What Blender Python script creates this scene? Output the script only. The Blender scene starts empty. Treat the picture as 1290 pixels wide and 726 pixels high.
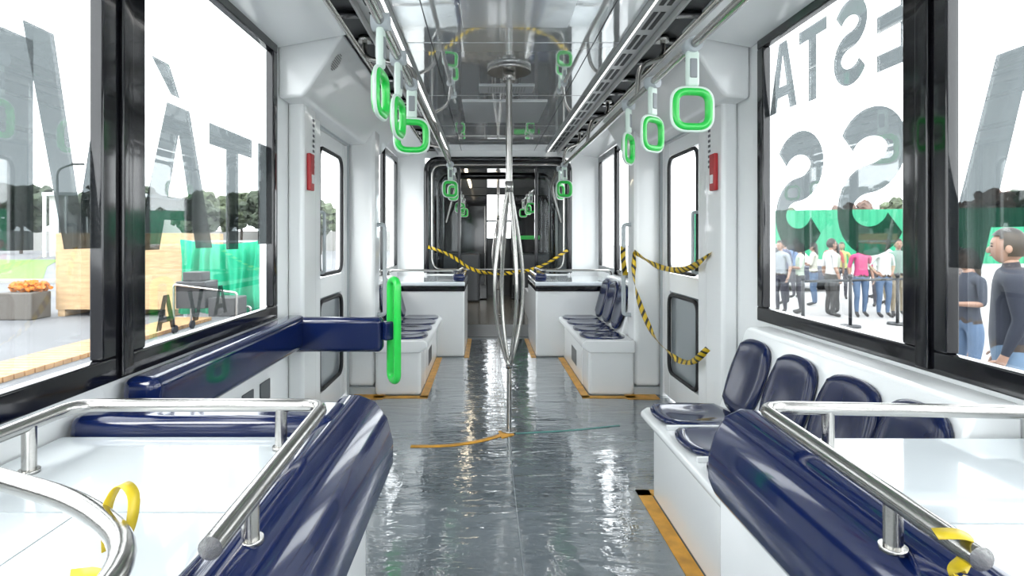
import bpy, bmesh, math, random
from mathutils import Vector, Matrix, noise
random.seed(7)
scene = bpy.context.scene
COL = scene.collection

# ------------------------------------------------------------ materials
MATS = {}
def mat(name, col=(.8,.8,.8), rough=.4, metal=0., coat=0., bump=0., bscale=30., var=0., vscale=8., stretch=(1,1,1), emis=0., alpha=1., spec=.5, bdist=.01):
    if name in MATS: return MATS[name]
    m = bpy.data.materials.new(name); m.use_nodes = True
    nt = m.node_tree; b = nt.nodes['Principled BSDF']
    b.inputs['Base Color'].default_value = (*col, 1)
    b.inputs['Roughness'].default_value = rough
    b.inputs['Metallic'].default_value = metal
    b.inputs['Coat Weight'].default_value = coat
    b.inputs['Coat Roughness'].default_value = .04
    b.inputs['Specular IOR Level'].default_value = spec
    b.inputs['Alpha'].default_value = alpha
    if emis:
        b.inputs['Emission Color'].default_value = (*col, 1)
        b.inputs['Emission Strength'].default_value = emis
    tc = nt.nodes.new('ShaderNodeTexCoord'); mp = nt.nodes.new('ShaderNodeMapping')
    mp.inputs['Scale'].default_value = stretch
    nt.links.new(tc.outputs['Object'], mp.inputs['Vector'])
    if var:
        n = nt.nodes.new('ShaderNodeTexNoise'); n.inputs['Scale'].default_value = vscale; n.inputs['Detail'].default_value = 5
        nt.links.new(mp.outputs[0], n.inputs['Vector'])
        r = nt.nodes.new('ShaderNodeValToRGB')
        r.color_ramp.elements[0].position = .3; r.color_ramp.elements[1].position = .7
        r.color_ramp.elements[0].color = (*[c*(1-var) for c in col], 1)
        r.color_ramp.elements[1].color = (*[min(1, c*(1+var)) for c in col], 1)
        nt.links.new(n.outputs['Fac'], r.inputs[0]); nt.links.new(r.outputs[0], b.inputs['Base Color'])
    if bump:
        n2 = nt.nodes.new('ShaderNodeTexNoise'); n2.inputs['Scale'].default_value = bscale; n2.inputs['Detail'].default_value = 4
        nt.links.new(mp.outputs[0], n2.inputs['Vector'])
        bp = nt.nodes.new('ShaderNodeBump'); bp.inputs['Strength'].default_value = bump; bp.inputs['Distance'].default_value = bdist
        nt.links.new(n2.outputs['Fac'], bp.inputs['Height']); nt.links.new(bp.outputs[0], b.inputs['Normal'])
    MATS[name] = m
    return m

WHITE = mat('white_grp_panel', (.875,.89,.89), .20, coat=.4, bump=.03, bscale=3)
WHITE2 = mat('white_lid', (.74,.79,.82), .10, coat=.8, bump=.03, bscale=3)
GREY = mat('light_grey_trim', (.46,.50,.52), .4)
BLACK = mat('black_gloss_frame', (.004,.004,.006), .10, coat=.25)
DARK = mat('dark_void', (.015,.017,.02), .5)
RUBBER = mat('black_rubber', (.015,.015,.017), .6, bump=.2, bscale=60)
BLUE = mat('navy_blue_plastic', (.003,.010,.062), .12, coat=.45, bump=.015, bscale=5)
BLUE2 = mat('navy_seat_shell', (.003,.009,.050), .20, coat=.08, bump=.02, bscale=8, spec=.35)
STEEL = mat('brushed_stainless', (.45,.44,.42), .20, metal=1, bump=.03, bscale=90)
GREEN = mat('handle_green', (.015,.58,.07), .28, coat=.4)
HWHITE = mat('handle_translucent_rim', (.66,.78,.70), .3)
RED = mat('alarm_red', (.45,.015,.02), .35)
ORANGE = mat('orange_floor_tape', (.68,.33,.03), .35, var=.25, vscale=12)
TEAL = mat('teal_tape', (.12,.36,.33), .35)
CEIL = mat('ceiling_gloss_panel', (.86,.88,.885), .035, metal=.6, coat=1., bump=.10, bscale=1.8, bdist=.015)
ALU = mat('aluminium_grille', (.50,.51,.51), .35, metal=.7)
YEL = mat('yellow_strap', (.62,.46,.02), .4, var=.12, vscale=20)

def glass_mat(name, tint=(1,1,1), refl=.06):
    m = bpy.data.materials.new(name); m.use_nodes = True
    nt = m.node_tree; nt.nodes.clear()
    o = nt.nodes.new('ShaderNodeOutputMaterial'); mx = nt.nodes.new('ShaderNodeMixShader')
    t = nt.nodes.new('ShaderNodeBsdfTransparent'); g = nt.nodes.new('ShaderNodeBsdfGlossy')
    t.inputs[0].default_value = (*tint,1); g.inputs['Roughness'].default_value = .02
    fr = nt.nodes.new('ShaderNodeFresnel'); fr.inputs[0].default_value = 1.35
    ml = nt.nodes.new('ShaderNodeMath'); ml.operation='MULTIPLY'; ml.inputs[1].default_value = refl*10
    nt.links.new(fr.outputs[0], ml.inputs[0]); nt.links.new(ml.outputs[0], mx.inputs[0])
    nt.links.new(t.outputs[0], mx.inputs[1]); nt.links.new(g.outputs[0], mx.inputs[2])
    nt.links.new(mx.outputs[0], o.inputs[0])
    return m
GLASS = glass_mat('window_glass', (.97,.985,.985), .022)

def film_mat():
    m = bpy.data.materials.new('perforated_letter_film'); m.use_nodes = True
    nt = m.node_tree; nt.nodes.clear()
    o = nt.nodes.new('ShaderNodeOutputMaterial'); mx = nt.nodes.new('ShaderNodeMixShader')
    t = nt.nodes.new('ShaderNodeBsdfTransparent'); d = nt.nodes.new('ShaderNodeBsdfDiffuse')
    d.inputs[0].default_value = (.05,.06,.062,1); t.inputs[0].default_value = (.12,.135,.14,1)
    mx.inputs[0].default_value = .38
    nt.links.new(t.outputs[0], mx.inputs[1]); nt.links.new(d.outputs[0], mx.inputs[2]); nt.links.new(mx.outputs[0], o.inputs[0])
    return m
FILM = film_mat()

def stripe_mat():
    m = bpy.data.materials.new('caution_tape_stripes'); m.use_nodes = True
    nt = m.node_tree; b = nt.nodes['Principled BSDF']; b.inputs['Roughness'].default_value=.35
    uv = nt.nodes.new('ShaderNodeUVMap'); sp = nt.nodes.new('ShaderNodeSeparateXYZ'); nt.links.new(uv.outputs[0], sp.inputs[0])
    a = nt.nodes.new('ShaderNodeMath'); a.operation='ADD'; nt.links.new(sp.outputs[0], a.inputs[0]); nt.links.new(sp.outputs[1], a.inputs[1])
    mm = nt.nodes.new('ShaderNodeMath'); mm.operation='MULTIPLY'; mm.inputs[1].default_value=13; nt.links.new(a.outputs[0], mm.inputs[0])
    f = nt.nodes.new('ShaderNodeMath'); f.operation='FRACT'; nt.links.new(mm.outputs[0], f.inputs[0])
    g = nt.nodes.new('ShaderNodeMath'); g.operation='GREATER_THAN'; g.inputs[1].default_value=.62; nt.links.new(f.outputs[0], g.inputs[0])
    mx = nt.nodes.new('ShaderNodeMix'); mx.data_type='RGBA'
    mx.inputs[6].default_value=(.62,.42,.01,1); mx.inputs[7].default_value=(.012,.012,.012,1)
    nt.links.new(g.outputs[0], mx.inputs[0]); nt.links.new(mx.outputs[2], b.inputs['Base Color'])
    return m
CAUTION = stripe_mat()

def floor_mat():
    m = bpy.data.materials.new('pvc_floor_under_plastic_film'); m.use_nodes = True
    nt = m.node_tree; b = nt.nodes['Principled BSDF']; L = nt.links.new
    tc = nt.nodes.new('ShaderNodeTexCoord')
    b.inputs['Roughness'].default_value=.05; b.inputs['Coat Weight'].default_value=1; b.inputs['Coat Roughness'].default_value=.01
    b.inputs['Coat IOR'].default_value=2.3
    n = nt.nodes.new('ShaderNodeTexNoise'); n.inputs['Scale'].default_value=1.6; n.inputs['Detail'].default_value=4
    L(tc.outputs['Object'], n.inputs['Vector'])
    r = nt.nodes.new('ShaderNodeValToRGB'); r.color_ramp.elements[0].color=(.12,.145,.165,1); r.color_ramp.elements[1].color=(.19,.22,.245,1)
    r.color_ramp.elements[0].position=.35; r.color_ramp.elements[1].position=.7
    L(n.outputs['Fac'], r.inputs[0]); L(r.outputs[0], b.inputs['Base Color'])
    def layer(scale, stretch, dist, rot=0):
        mp = nt.nodes.new('ShaderNodeMapping'); mp.inputs['Scale'].default_value=stretch; mp.inputs['Rotation'].default_value=(0,0,rot)
        L(tc.outputs['Object'], mp.inputs['Vector'])
        q = nt.nodes.new('ShaderNodeTexNoise'); q.inputs['Scale'].default_value=scale; q.inputs['Detail'].default_value=2.5; q.inputs['Distortion'].default_value=.9
        L(mp.outputs[0], q.inputs['Vector'])
        k = nt.nodes.new('ShaderNodeMath'); k.operation='MULTIPLY'; k.inputs[1].default_value=dist; L(q.outputs['Fac'], k.inputs[0])
        return k.outputs[0]
    l1 = layer(2.0,(1,3.4,1),.55,.12); l3 = layer(9,(1,3.2,1),.16,-.2); l4=layer(3.0,(2.8,1,1),.16,.2)
    s1 = nt.nodes.new('ShaderNodeMath'); L(l1,s1.inputs[0]); L(l3,s1.inputs[1])
    s2 = nt.nodes.new('ShaderNodeMath'); L(s1.outputs[0],s2.inputs[0]); L(l4,s2.inputs[1])
    bp = nt.nodes.new('ShaderNodeBump'); bp.inputs['Strength'].default_value=.55; bp.inputs['Distance'].default_value=.03
    L(s2.outputs[0], bp.inputs['Height']); L(bp.outputs[0], b.inputs['Coat Normal'])
    bp2 = nt.nodes.new('ShaderNodeBump'); bp2.inputs['Strength'].default_value=.15; bp2.inputs['Distance'].default_value=.03
    L(s2.outputs[0], bp2.inputs['Height']); L(bp2.outputs[0], b.inputs['Normal'])
    return m
FLOOR = floor_mat()

# ------------------------------------------------------------ geometry helpers
def link(name, me, m=None, smooth=False):
    o = bpy.data.objects.new(name, me); COL.objects.link(o)
    if m is not None: me.materials.append(m)
    if smooth:
        for p in me.polygons: p.use_smooth = True
    return o
def bev(o, w, seg=3):
    if w>0:
        b = o.modifiers.new('bevel','BEVEL'); b.width=w; b.segments=seg; b.limit_method='ANGLE'; b.angle_limit=math.radians(35)
        for p in o.data.polygons: p.use_smooth=True
        b.harden_normals=False
        w2=o.modifiers.new('wn','WEIGHTED_NORMAL'); w2.keep_sharp=True
    return o
def boxes(name, bl, m, bevel=0, seg=3):
    V=[];F=[]
    for (x0,x1,y0,y1,z0,z1) in bl:
        x0,x1=min(x0,x1),max(x0,x1); y0,y1=min(y0,y1),max(y0,y1)
        k=len(V)
        V+=[(x0,y0,z0),(x1,y0,z0),(x1,y1,z0),(x0,y1,z0),(x0,y0,z1),(x1,y0,z1),(x1,y1,z1),(x0,y1,z1)]
        F+=[tuple(k+i for i in f) for f in [(3,2,1,0),(4,5,6,7),(0,1,5,4),(1,2,6,5),(2,3,7,6),(3,0,4,7)]]
    me=bpy.data.meshes.new(name); me.from_pydata(V,[],F)
    return bev(link(name,me,m), bevel, seg)
def box(name,x0,x1,y0,y1,z0,z1,m,bevel=0,seg=3): return boxes(name,[(x0,x1,y0,y1,z0,z1)],m,bevel,seg)
def prism(name, prof, y0, y1, m, bevel=0, seg=3, axis='Y'):
    n=len(prof); V=[]
    for t in (y0,y1):
        for a,c in prof:
            V.append((a,t,c) if axis=='Y' else ((t,a,c) if axis=='X' else (a,c,t)))
    F=[tuple(range(n)),tuple(range(2*n-1,n-1,-1))]+[(i,(i+1)%n,n+(i+1)%n,n+i) for i in range(n)]
    me=bpy.data.meshes.new(name); me.from_pydata(V,[],F)
    bm=bmesh.new(); bm.from_mesh(me); bmesh.ops.recalc_face_normals(bm,faces=bm.faces); bm.to_mesh(me); bm.free()
    return bev(link(name,me,m), bevel, seg)
def fillet(pts, r, n=7, cyc=False):
    pts=[Vector(p) for p in pts]; out=[]; N=len(pts)
    for i,p in enumerate(pts):
        if not cyc and i in (0,N-1): out.append(p); continue
        a=pts[i-1]; b=pts[(i+1)%N]
        rr=min(r,(a-p).length*.49,(b-p).length*.49)
        s=p+(a-p).normalized()*rr; e=p+(b-p).normalized()*rr
        for k in range(n+1):
            t=k/n; out.append(s*(1-t)**2+p*2*t*(1-t)+e*t*t)
    return out
def tube(name, pts, r, m, fr=.05, cyc=False, res=5, scale=None):
    P=fillet(pts,fr,7,cyc)
    cu=bpy.data.curves.new(name,'CURVE'); cu.dimensions='3D'; cu.bevel_depth=r; cu.bevel_resolution=res; cu.use_fill_caps=True
    s=cu.splines.new('POLY'); s.points.add(len(P)-1)
    for i,p in enumerate(P): s.points[i].co=(*p,1)
    s.use_cyclic_u=cyc; s.use_smooth=True
    o=bpy.data.objects.new(name,cu); COL.objects.link(o); cu.materials.append(m)
    return o
def cyl(name,c,r,h,m,axis='Z',n=32,r2=None):
    me=bpy.data.meshes.new(name); bm=bmesh.new()
    bmesh.ops.create_cone(bm,cap_ends=True,segments=n,radius1=r,radius2=r if r2 is None else r2,depth=h)
    R=Matrix.Identity(4)
    if axis=='X': R=Matrix.Rotation(math.pi/2,4,'Y')
    if axis=='Y': R=Matrix.Rotation(math.pi/2,4,'X')
    bmesh.ops.transform(bm,matrix=Matrix.Translation(c)@R,verts=bm.verts)
    bm.to_mesh(me); bm.free(); o=link(name,me,m)
    for p in me.polygons: p.use_smooth = len(p.vertices)==4
    return o
def group(name, objs, loc=(0,0,0)):
    e=bpy.data.objects.new(name,None); COL.objects.link(e); e.location=loc; e.empty_display_size=.1
    for o in objs:
        o.parent=e; o.matrix_parent_inverse=Matrix.Translation(-Vector(loc))
    return e
def pad(name, c, ux, uy, w, h, t, m, dish=.02, rnd=.35):
    ux=Vector(ux).normalized(); uy=Vector(uy).normalized(); un=ux.cross(uy).normalized()
    c=Vector(c); N=14; V=[];F=[]
    for side in (0,1):
        for j in range(N+1):
            for i in range(N+1):
                u=2*i/N-1; v=2*j/N-1
                k=rnd
                a=u*math.sqrt(1-k*v*v*u*u*.9); b=v*math.sqrt(1-k*u*u*v*v*.9)
                d=-dish*(1-u*u)*(1-v*v) - .5*t*(max(abs(u),abs(v))**8)
                z = d + (t if side==0 else 0)*1.0
                if side==1: z = -.0*t
                V.append(c+ux*(a*w/2)+uy*(b*h/2)+un*z)
    M=(N+1)**2
    for j in range(N):
        for i in range(N):
            q=j*(N+1)+i; f=(q,q+1,q+N+2,q+N+1)
            F.append(f); F.append(tuple(M+x for x in reversed(f)))
    ring=[i for i in range(N)]+[j*(N+1)+N for j in range(N)]+[N*(N+1)+i for i in range(N,0,-1)]+[j*(N+1) for j in range(N,0,-1)]
    for k in range(len(ring)):
        a=ring[k]; b=ring[(k+1)%len(ring)]
        F.append((b,a,M+a,M+b))
    me=bpy.data.meshes.new(name); me.from_pydata(V,[],F)
    return link(name,me,m,True)
def ribbon(name, pts, width, m, wdir=(0,0,1), twist=0):
    P=fillet(pts,.5,8); V=[];F=[];s=0;S=[]
    for i,p in enumerate(P):
        if i: s+=(p-P[i-1]).length
        S.append(s)
        wd=Vector(wdir)
        t=(P[min(i+1,len(P)-1)]-P[max(i-1,0)]).normalized()
        wd=(wd-t*wd.dot(t)).normalized() if (wd-t*wd.dot(t)).length>.05 else t.orthogonal().normalized()
        if twist: wd=Matrix.Rotation(math.sin(s*9)*twist,3,t)@wd
        V+=[p-wd*width/2,p+wd*width/2]
    for i in range(len(P)-1): F.append((2*i,2*i+2,2*i+3,2*i+1))
    me=bpy.data.meshes.new(name); me.from_pydata(V,[],F); u=me.uv_layers.new(name='UVMap')
    for p in me.polygons:
        for li,vi in zip(p.loop_indices,p.vertices): u.data[li].uv=(S[vi//2],(vi%2)*width)
    o=link(name,me,m,True); so=o.modifiers.new('s','SOLIDIFY'); so.thickness=.0015
    return o

# ------------------------------------------------------------ camera / world
cam=bpy.data.cameras.new('camera'); co=bpy.data.objects.new('camera',cam); COL.objects.link(co); scene.camera=co
co.location=(-.15,0,1.25); co.rotation_euler=(math.pi/2,0,0)
cam.sensor_width=36; cam.lens=700/1290*36; cam.shift_x=33/1290; cam.shift_y=-63/1290; cam.clip_start=.05; cam.clip_end=500
w=bpy.data.worlds.new('overcast_sky'); scene.world=w; w.use_nodes=True
nt=w.node_tree; bg=nt.nodes['Background']
tc=nt.nodes.new('ShaderNodeTexCoord'); sp=nt.nodes.new('ShaderNodeSeparateXYZ'); nt.links.new(tc.outputs['Generated'],sp.inputs[0])
rp=nt.nodes.new('ShaderNodeValToRGB'); rp.color_ramp.elements[0].color=(.96,.98,1,1); rp.color_ramp.elements[1].color=(.95,.975,1,1)
nt.links.new(sp.outputs[2],rp.inputs[0]); nt.links.new(rp.outputs[0],bg.inputs[0]); bg.inputs[1].default_value=3.0
sun=bpy.data.lights.new('sun','SUN'); sun.energy=1.4; sun.angle=math.radians(25); sun.color=(1,.96,.90)
so=bpy.data.objects.new('sun',sun); COL.objects.link(so); so.rotation_euler=(math.radians(38),math.radians(-28),0)
scene.view_settings.view_transform='Standard'; scene.view_settings.look='None'; scene.view_settings.exposure=.92

# ------------------------------------------------------------ car shell
Y0,Y1=-1.6,6.95; Y2=12.2
box('floor',-1.33,1.33,Y0,6.95,-.12,0,FLOOR)
for s,nm in ((-1,'left'),(1,'right')):
    wy=2.90 if s<0 else 2.84
    bl=[(1.25,1.33,Y0,3.6,0,.83),(1.25,1.33,Y0,Y1,2.28,2.42),(1.25,1.33,wy,3.6,.83,2.28),(1.25,1.33,3.6,4.4,1.98,2.28),
        (1.25,1.33,4.4,5.1,0,2.28),(1.25,1.33,5.1,Y1,0,.85),(1.25,1.33,6.85,Y1,.85,2.28),(1.25,1.33,Y0,-1.0,.83,2.28)]
    boxes('wall_'+nm,[(s*a,s*b,c,d,e,f) for a,b,c,d,e,f in bl],WHITE)
    p0,p1=(1.575,1.775) if s<0 else (1.67,1.85)
    k=.07
    def fr(name,ya,yb,za,zb,posts):
        L=[(s*1.235,s*1.275,ya,yb,za,za+k),(s*1.235,s*1.275,ya,yb,zb-k,zb),(s*1.235,s*1.275,ya,ya+.05,za+k,zb-k),(s*1.235,s*1.275,yb-.06,yb,za+k,zb-k)]
        for a,b in posts: L.append((s*1.235,s*1.275,a,b,za+k,zb-k))
        f=boxes('frame',L,BLACK,.006,2)
        g=box('glass',s*1.262,s*1.268,ya+.02,yb-.02,za+.02,zb-.02,GLASS)
        parts=[f,g]
        for a,b in posts: parts.append(box('post_trim',s*1.222,s*1.235,(a+b)/2-.03,(a+b)/2+.02,za+.01,zb-.01,BLACK,.004,2))
        group(name,parts,(s*1.25,(ya+yb)/2,za))
    fr('window_%d'%(1 if s<0 else 2),-1.0,wy,.83,2.28,[(p0,p1),(.22,.42)])
    fr('window_%d'%(3 if s<0 else 4),5.1,6.85,.85,2.24,[(5.9,6.0)])
    X=s*1.285
    leaf=boxes('leaf',[(X-.02,X+.02,3.6,3.70,0.02,1.98),(X-.02,X+.02,4.28,4.4,0.02,1.98),(X-.02,X+.02,3.7,4.28,.02,.2),(X-.02,X+.02,3.7,4.28,.84,.98),(X-.02,X+.02,3.7,4.28,1.88,1.98)],WHITE,.004,2)
    Xi=X-s*.024
    def ring(n,za,zb): return tube(n,[(Xi,3.70,za),(Xi,4.28,za),(Xi,4.28,zb),(Xi,3.70,zb)],.014,RUBBER,.09,True,3)
    gl=box('upper_glass',X-.004,X+.004,3.69,4.29,.97,1.89,GLASS); gl2=box('lower_glass',X-.004,X+.004,3.69,4.29,.19,.85,mat('lower_door_panel',(.26,.29,.31),.15,coat=.5))
    seal=boxes('door_seal',[(s*1.235,s*1.25,3.575,3.6,0,1.98),(s*1.235,s*1.25,4.4,4.42,0,1.98),(s*1.235,s*1.25,3.575,4.42,1.98,2.0)],GREY,.003,2)
    han=tube('door_handle',[(X-s*.02,3.665,1.02),(X-s*.07,3.665,1.02),(X-s*.07,3.665,1.42),(X-s*.02,3.665,1.42)],.011,GREY,.02)
    group('door_%d'%(1 if s<0 else 2),[leaf,ring('gasket_upper',1.0,1.86),ring('gasket_lower',.22,.82),gl,gl2,seal,han],(X,4,0))
    boxes('trim_1' if s<0 else 'trim_2',[(s*1.16,s*1.25,3.08,3.32,0,2.3),(s*1.205,s*1.25,3.34,3.56,0,2.3)],WHITE,.03,4)
    boxes('trim_3' if s<0 else 'trim_4',[(s*1.04,s*1.25,4.44,4.68,0.06,2.3)],WHITE,.035,4)
    boxes('baseboard_left' if s<0 else 'baseboard_right',[(s*1.03,s*1.25,4.43,4.69,0,.06),(s*1.15,s*1.25,3.07,3.33,0,.05),(s*1.235,s*1.25,2.75,3.06,0,.08)],GREY,.004,2)
    hd=prism('header_shell',[(s*1.25,1.99),(s*1.12,2.0),(s*1.08,2.05),(s*.90,2.34),(s*1.25,2.34)],2.94,5.08,WHITE,.02,3)
    nrm=Vector((-s*(2.34-2.05),0,-(1.08-.90))).normalized(); tx=Vector((0,1,0)); ty=nrm.cross(tx).normalized()
    cen=Vector((s*.975,3.06,2.219))
    me=bpy.data.meshes.new('speaker_holes'); bm=bmesh.new()
    for a in range(-4,5):
        for b in range(-4,5):
            x=(a+(b%2)*.5)*.013; y=b*.0115
            if x*x+y*y>.048**2: continue
            M=Matrix.Translation(cen+tx*x+ty*y+nrm*.002)@nrm.to_track_quat('Z','Y').to_matrix().to_4x4()
            bmesh.ops.create_circle(bm,cap_ends=True,segments=8,radius=.0045,matrix=M)
    bm.to_mesh(me); bm.free(); sp_=link('speaker_holes',me,DARK)
    group('door_header_cover',[hd,sp_],(s*1.1,4,2.1))
    body=box('alarm_body',s*1.135,s*1.16,3.13,3.20,1.52,1.73,RED,.006,2)
    lbl=box('alarm_label',s*1.133,s*1.135,3.145,3.185,1.56,1.61,mat('paper_white',(.8,.8,.8),.5))
    group('emergency_alarm_box',[body,lbl],(s*1.16,3.17,1.55))
    L=[(s*1.157,s*1.1595,3.24,3.27,1.66+i*.03,1.675+i*.03) for i in range(10)]
    boxes('pillar_sticker',L,mat('sticker_dark',(.12,.12,.14),.5))
    tube('grab_rail',[(s*1.04,4.56,1.36),(s*.98,4.56,1.36),(s*.98,4.56,.62),(s*1.04,4.56,.62)],.017,GREY,.05)

boxes('wall_back',[(-1.33,1.33,Y0-.08,Y0,0,.9),(-1.33,1.33,Y0-.08,Y0,2.1,2.42),(-1.33,-1.1,Y0-.08,Y0,.9,2.1),(1.1,1.33,Y0-.08,Y0,.9,2.1)],WHITE)
box('window_7',-1.1,1.1,Y0-.05,Y0-.04,.9,2.1,GLASS)

# ceiling
zc=2.34
cl=[]
segs=[-1.6,-.4,.8,2.0,3.1,4.25,5.4,6.95]
for a,b in zip(segs[:-1],segs[1:]): cl.append((-.6,.6,a+.004,b-.004,zc,zc+.03))
o=boxes('ceiling',cl+[(-1.33,1.33,Y0,Y1,zc+.045,zc+.10)],CEIL,.004,2)
boxes('ceiling_hatch',[(-.27,.27,2.25,2.85,zc-.012,zc),(-.34,.34,4.4,5.2,zc-.012,zc),(-.2,.2,3.95,4.15,zc-.01,zc)],mat('hatch_panel',(.80,.82,.83),.08,metal=.3,coat=.8),.006,2)
me=bpy.data.meshes.new('sensor_holes'); bm=bmesh.new()
for a in range(14):
    for b in range(5):
        bmesh.ops.create_circle(bm,cap_ends=True,segments=8,radius=.006,matrix=Matrix.Translation((-.13+a*.02,3.99+b*.028,zc-.0112))@Matrix.Rotation(math.pi,4,'X'))
bm.to_mesh(me); bm.free(); link('ceiling_sensor_grille',me,DARK)
boxes('ceiling_seam',[(-.455,-.45,Y0,Y1,zc-.002,zc),(.45,.455,Y0,Y1,zc-.002,zc)],DARK)
FILL_GLOW=mat('interior_fill_glow',(1,.98,.95),.5,emis=2.2)  # glow added along the vents to brighten the interior
for s in (-1,1):
    sl=[]
    sh=boxes('channel',[(s*.6,s*.605,Y0,Y1,zc-.035,zc+.03),(s*.74,s*.75,Y0,Y1,zc-.05,zc+.03),(s*.605,s*.74,Y0,Y1,zc-.012,zc+.0)],ALU,.002,2)
    yy=Y0+.05
    while yy<Y1-.1:
        for j in range(2): sl.append((s*(.650+.036*j),s*(.672+.036*j),yy,yy+.22,zc-.0145,zc-.011))
        yy+=.30
    sv=boxes('slots',sl,DARK)
    glow_strip=box('fill_glow_strip',s*.610,s*.626,Y0,Y1-.05,zc-.018,zc-.012,FILL_GLOW)  # added emissive strip, fills the cabin with light
    group('ceiling_air_vent',[sh,sv,glow_strip],(s*.67,2,zc))
    box('ceiling_cable_duct',s*.75,s*.88,Y0,Y1,zc-.005,zc+.04,DARK)
    bl=[]
    for i in range(16):
        yy=1.2+i*.36; bl.append((s*.75,s*.88,yy,yy+.05,zc-.03,zc-.006))
    boxes('ceiling_bracket',bl,BLACK,.006,2)
    prism('ceiling_cove_panel',[(s*.88,zc-.02),(s*1.25,zc-.09),(s*1.25,zc+.04),(s*.88,zc+.04)],Y0,2.93,WHITE,.01)
    prism('ceiling_cove_panel',[(s*.88,zc-.02),(s*1.25,zc-.09),(s*1.25,zc+.04),(s*.88,zc+.04)],5.09,Y1,WHITE,.01)
    hx=-.49 if s<0 else .60; hz=1.95
    parts=[tube('rail',[(hx,-1.2,hz),(hx,5.9,hz),(hx*1.02,6.5,hz-.1),(hx*1.3,6.88,hz-.5)],.0165,STEEL,.2)]
    for yy in (1.35,2.75,4.1,5.4):
        parts.append(tube('rail_hanger',[(hx,yy,hz),(hx+s*.03,yy+.08,hz+.18),(s*.80,yy+.22,hz+.26),(s*.80,yy+.24,zc)],.014,STEEL,.12))
        parts.append(cyl('rail_flange',(s*.80,yy+.24,zc-.02),.035,.03,STEEL))
    parts.append(tube('upper_rail',[(s*.80,-1.2,2.22),(s*.80,6.2,2.22)],.013,STEEL,.1))
    group('overhead_handrail',parts,(hx,3,hz))

# ------------------------------------------------------------ hanging handles
def strap(x,y,ang,zr=1.95,sc=1.0):
    c=Vector((0,0,-.232))*sc
    def R(w,h,r,m,n,fr=.045): return tube(n,[(-w/2,0,c.z-h/2),(w/2,0,c.z-h/2),(w/2,0,c.z+h/2),(-w/2,0,c.z+h/2)],r,m,fr*sc,True,4)
    a=R(.128,.128,.0145,GREEN,'grip_ring'); b=R(.156,.156,.0065,HWHITE,'outer_ring',.055)
    d=boxes('hanger_plate',[(-.024,.024,-.012,.012,-.15,-.02)],HWHITE,.01,3)
    e=cyl('clamp',(0,0,0),.028,.055,GREY,'Y'); f=boxes('clip',[(-.014,.014,-.016,.016,-.12,-.05)],mat('clip_grey',(.25,.27,.28),.4),.004,2)
    em=group('hanging_strap_handle',[a,b,d,e,f]); em.location=(x,y,zr); em.rotation_euler=(0,0,ang)
for (x,y,a) in [(-.49,1.80,1.50),(-.49,2.16,1.46),(-.49,2.55,.15),(-.49,5.3,.5),(-.49,5.75,.9),(.60,2.02,.10),(.60,2.50,.65),(.60,2.92,1.0),(.60,5.3,.2),(.6,5.6,.9)]:
    strap(x,y,a)

# ------------------------------------------------------------ centre poles
def branch_pole(x,y,ztop,zs=1.60,zb=.42,r=.10):
    P=[tube('upper_pole',[(x,y,ztop),(x,y,zs-.03)],.021,STEEL),tube('lower_pole',[(x,y,zb+.03),(x,y,0)],.016,STEEL)]
    for k in range(4):
        a=math.radians(25+90*k); dx,dy=math.cos(a)*r,math.sin(a)*r
        pts=[]
        for i in range(25):
            t=i/24; z=zs+(zb-zs)*t; q=math.sin(math.pi*t)**.9 * (1-.25*math.cos(math.pi*t))
            pts.append((x+dx*q,y+dy*q,z))
        P.append(tube('branch_%d'%k,pts,.0125,STEEL,.01))
    P+= [cyl('ceiling_flange',(x,y,ztop-.012),.14,.024,STEEL,n=48),cyl('ceiling_collar',(x,y,ztop-.05),.04,.06,STEEL),cyl('floor_flange',(x,y,.008),.05,.016,STEEL)]
    P+= [cyl('split_collar',(x,y,zs-.02),.026,.07,STEEL),cyl('join_collar',(x,y,zb+.02),.022,.06,STEEL)]
    group('branching_grab_pole',P,(x,y,0))
branch_pole(0,3.58,zc)

# ------------------------------------------------------------ near cabinets (wheel arches), lid at .745
P=[boxes('body',[(.62,1.245,-1.5,1.40,0,.72),(.52,.62,-1.5,1.60,0,.60)],WHITE,.015,3),
   box('lid',.62,1.235,-1.5,1.41,.72,.745,WHITE2,.012,3),
   boxes('lid_seam',[(.66,1.20,.98,.983,.745,.7465),(.9,.903,-1,.98,.745,.7465)],GREY)]
prof=[(.53,.50),(.485,.53),(.465,.585),(.465,.645),(.482,.71),(.512,.757),(.555,.778),(.60,.775),(.635,.752),(.64,.50)]
P.append(prism('bolster_cushion',prof,-1.4,1.56,BLUE,.03,5))
group('wheel_arch_cabinet',P,(.95,.5,0))
P=[boxes('body',[(-1.245,-.60,-1.5,1.56,0,.72),(-.60,-.51,-1.5,1.68,0,.60)],WHITE,.015,3),
   box('lid',-1.235,-.60,-1.5,1.42,.72,.745,WHITE2,.012,3),
   boxes('lid_seam',[(-1.20,-.62,1.02,1.023,.745,.7465),(-.9,-.897,-1,1.02,.745,.7465)],GREY)]
prof=[(-.51,.48),(-.455,.51),(-.430,.57),(-.430,.635),(-.448,.705),(-.485,.755),(-.535,.775),(-.575,.775),(-.61,.75),(-.615,.48)]
P.append(prism('bolster_cushion',prof,-1.4,1.70,BLUE,.045,6))
P.append(box('cross_cushion',-1.235,-.54,1.43,1.60,.70,.785,BLUE,.03,4))
group('wheel_arch_cabinet',P,(-.95,.5,0))

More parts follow.
